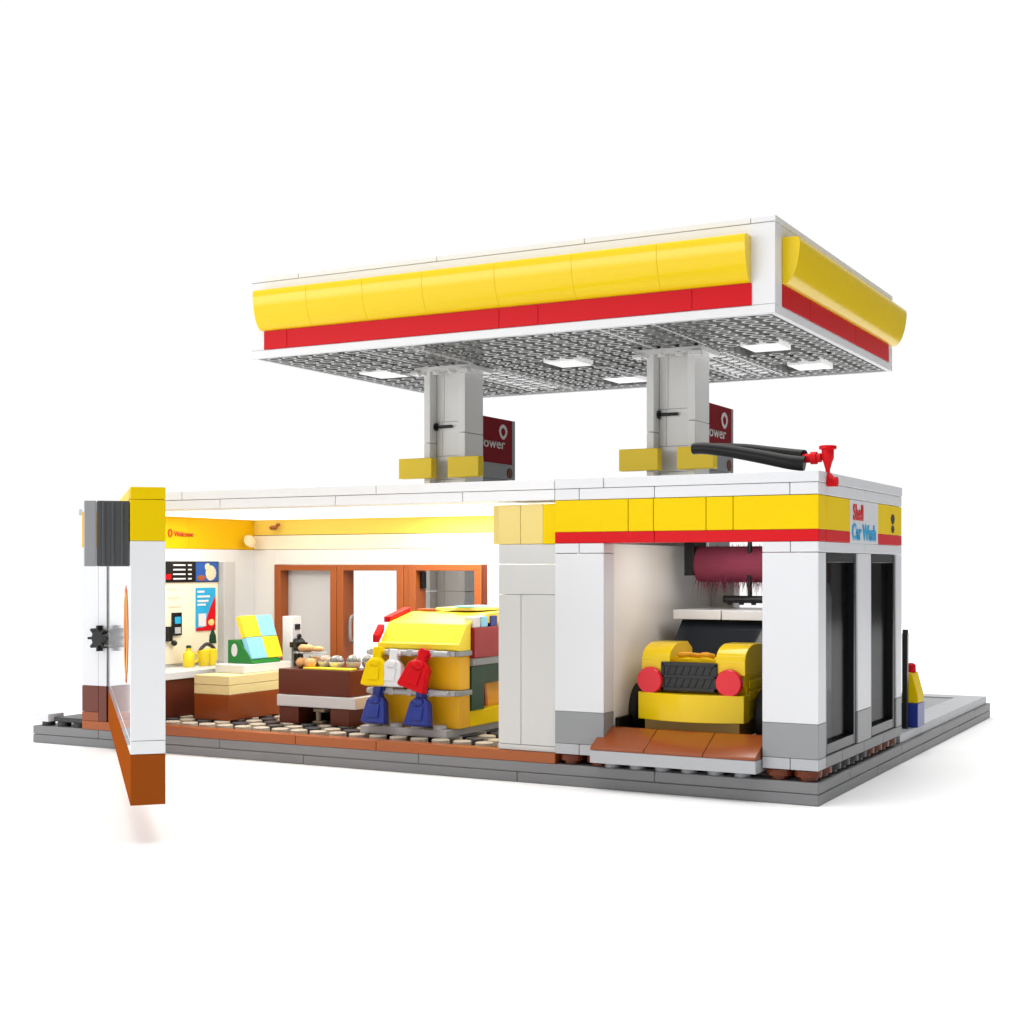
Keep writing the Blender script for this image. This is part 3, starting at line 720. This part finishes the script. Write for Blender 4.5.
# display shelf unit
su = thing('display_shelf', 'yellow shelf unit with grey rails and sloped top by the shop pillar', 'shelf unit', (-17,4,.47))
MB().box(-19.75,-15.6,1.45,8.5,.475,.78).build('plinth', LGREY, su)
for i in range(4): MB().cyl((-19.2+i*1.05,1.7,.78),.28,.16,n=14).build('stud', LGREY, su, bevel=0)
one('lower_box', mat('shelf_shaded_yellow',(.82,.43,.006),.3), su, -19.2,-15.35,2.02,2.9,.80,2.12)  # shade below the rails is mixed into this orange-yellow
one('upper_box', MATS['shelf_shaded_yellow'], su, -19.2,-15.35,2.02,2.9,2.36,3.72)
one('core', ORNG, su, -19.2,-15.9,2.92,8.3,.80,3.7)
one('side_lip', YEL, su, -15.88,-15.35,2.92,8.3,.80,1.45)
one('side_floor', DARK, su, -15.6,-15.35,1.45,8.5,.44,.47)
for z in (2.14,3.74):
    rl = MB(); rl.box(-19.6,-15.4,1.75,2.9,z,z+.2)
    rl.cyl((-19.5,1.62,z+.1),.12,3.9,axis='x',n=12)
    for x in (-19.2,-18.3,-17.4,-16.4): rl.box(x-.12,x+.12,1.5,1.8,z-.03,z+.24)
    rl.build('rail', LGREY, su)
    one('side_rail', MGREY, su, -15.4,-15.2,1.8,2.85,z,z+.2)
MB().prism([(1.85,3.95),(1.85,4.2),(2.0,4.26),(2.55,5.0),(2.7,5.06),(4.3,5.42),(8.0,5.5),(8.0,5.0),(2.9,5.0),(2.9,3.95)],-19.1,-15.3,'x').build('sloped_top', YELB, su, sharp=8)
MB().box(-19.12,-15.28,1.78,2.0,4.0,4.22).build('front_lip', YELB, su)
MB().box(-19.0,-15.9,2.95,8.0,3.72,4.98).build('top_core', YEL, su)
MB().box(-17.9,-15.9,4.4,7.9,5.5,5.62).build('top_tile', PALEY, su)
MB().prism([(2.75,5.02),(4.3,5.38),(4.3,5.62),(2.75,5.25)],-19.45,-19.12,'x').build('red_trim', RED, su)
MB().prism([(1.9,4.2),(2.3,4.7),(2.3,4.95),(1.9,4.5)],-19.45,-19.12,'x').build('red_trim', RED, su)
one('side_shelf', MGREY, su, -15.88,-15.2,2.92,8.3,3.3,3.6)
MB().box(-15.88,-15.3,2.95,4.0,1.46,3.28).box(-15.88,-15.4,4.0,8.2,2.5,3.28).build('dark_panel', DGREEN, su)
MB().prism([(4.5,1.5),(4.7,1.5),(4.5,2.8),(4.3,2.8)],-15.8,-15.5,'x').build('brown_strut', WOOD, su)
ct = MB(); ct.box(-16.9,-16.1,4.3,6.1,5.63,5.7); tag(ct.build('cyan_card', LBLUE, None), 'light blue card lying on top of the yellow shelf unit', 'card')
ct = MB(); ct.box(-18.9,-18.0,4.5,5.1,5.455,5.55); tag(ct.build('brown_card', WOOD, None), 'small brown card on the shelf top near the red trim', 'card')
tag(one('red_bin', mat('bin_red',(.30,.012,.022),.35), None, -15.85,-15.15,2.95,5.6,3.61,4.85), 'red bin on the side shelf next to the white pillar', 'bin')
for (y,m_,l,nm) in ((3.3,WHITE,'white carton standing in the red bin','white_carton'),(3.95,LBLUE,'light blue carton standing in the red bin','blue_carton'),(4.75,BLUE,'dark blue carton at the pillar end of the red bin','dark_blue_carton')):
    tag(MB().box(-15.7,-15.25,y-.28,y+.28,4.86,5.3).build(nm, m_, None), l, 'carton')
# hanging bags : torso-like outline with neck
def bag(x,z,m_,label,tilt=0,name='hanging_bag',s=.88):
    t_ = thing(name, label, 'bag', (x,1.45,z), group='bags hanging on the yellow shelf unit')
    M = Matrix.Translation((x,1.42,z))@Matrix.Rotation(tilt,4,'Y')@Matrix.Rotation(R(-14),4,'X')@Matrix.Scale(s,4)
    pr = [(-.22,.62),(-.2,.12),(-.38,-.02),(-.5,-.16),(-.68,-1.12),(-.62,-1.2),(.62,-1.2),(.68,-1.12),(.5,-.16),(.38,-.02),(.2,.12),(.22,.62)]
    MB().prism(pr,-.24,.20,'y',M=M).build('bag_body', m_, t_, bevel=.07)
    MB().box(-.3,.3,-.30,-.24,-.95,-.35,M=M).blob((0,-.24,-.1),.3,.12,.2,.1,M=M).build('pouch', m_, t_, bevel=.04)
    MB().cyl((-.3,-.02,.42),.1,.6,axis='x',n=12,M=M).build('clip', m_, t_, bevel=0)
bag(-18.85,3.5,YEL,'yellow bag on the upper rail at the left end')
bag(-18.05,3.45,WHITE,'white bag between the yellow and the red bag',s=.84)
bag(-16.75,3.45,RED,'tilted red bag on the upper rail of the shelf unit',R(16),s=.95)
bag(-18.85,1.95,BLUE,'left blue bag on the lower rail below the yellow bag')
bag(-16.75,1.95,BLUE,'right blue bag on the lower rail below the red bag')

# ------------------------------------------------------------------ world and lights
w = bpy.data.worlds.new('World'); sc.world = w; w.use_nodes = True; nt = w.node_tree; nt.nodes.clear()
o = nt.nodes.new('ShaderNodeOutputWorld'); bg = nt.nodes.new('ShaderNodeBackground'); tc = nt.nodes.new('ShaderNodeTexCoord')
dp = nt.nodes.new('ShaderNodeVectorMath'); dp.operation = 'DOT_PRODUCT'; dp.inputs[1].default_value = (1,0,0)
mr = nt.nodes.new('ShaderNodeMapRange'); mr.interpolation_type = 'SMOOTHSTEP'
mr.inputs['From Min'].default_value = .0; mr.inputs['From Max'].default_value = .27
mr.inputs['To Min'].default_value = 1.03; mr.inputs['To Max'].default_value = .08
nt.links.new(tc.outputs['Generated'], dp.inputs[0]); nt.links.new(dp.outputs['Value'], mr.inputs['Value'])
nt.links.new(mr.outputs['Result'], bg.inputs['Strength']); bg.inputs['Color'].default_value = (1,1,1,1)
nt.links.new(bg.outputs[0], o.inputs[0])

def area(name, loc, target, sx, sy, power, col=(1,1,1)):
    L = bpy.data.lights.new(name,'AREA'); L.shape='RECTANGLE'; L.size=sx*U; L.size_y=sy*U; L.energy=power; L.color=col
    ob = bpy.data.objects.new(name,L); COL.objects.link(ob); ob.location = Vector(loc)*U
    d = (Vector(target)-Vector(loc)); ob.rotation_euler = d.to_track_quat('-Z','Y').to_euler()
    return ob
area('overhead_softbox', (0,5,260), (0,7,0), 330,330, 56.0)
area('strip_softbox', (-95,-120,29), (-20,12,15), 100,34, 3.0)
area('shop_rear_fill', (-17.5,9.0,9.70), (-17.5,9.6,0), 9,2.4, .055, (1,.98,.95))  # extra light added to bleach the yellow course on the back wall
area('wash_fill_light', (-4.8,3.2,8.5), (-5.6,3.6,0), 4,3, .014, (1,.96,.92))  # added fill without a fixture, brightens the wash bay
area('shop_ceiling_lamp', (-22.5,5,9.70), (-22.5,5.6,0), 19,7, .12, (1,.985,.96))

# ------------------------------------------------------------------ camera
cam = bpy.data.cameras.new('Camera'); co = bpy.data.objects.new('Camera', cam); COL.objects.link(co); sc.camera = co
n_ = math.hypot(2612,1416); c_,s_ = 2612/n_, 1416/n_
F=1416.; D=48.; LAT=(818.5-512)/F*D
pos = Vector((-LAT*c_+D*s_, -LAT*s_-D*c_, (783.6-567)/(F/D)))
co.location = pos*U
fw_ = Vector((-s_, c_, 0)); rt = Vector((c_, s_, 0)); up = Vector((0,0,1))
co.rotation_euler = Matrix((rt,up,-fw_)).transposed().to_euler()
cam.sensor_width = 36; cam.lens = 36*F/1024
cam.shift_y = (567-512)/1024
cam.clip_start = .01; cam.clip_end = 50
sc.render.engine = 'CYCLES'
sc.view_settings.view_transform = 'Standard'; sc.view_settings.look = 'None'; sc.view_settings.exposure = 0; sc.view_settings.gamma = 1
sc.cycles.max_bounces = 8; sc.cycles.transparent_max_bounces = 12
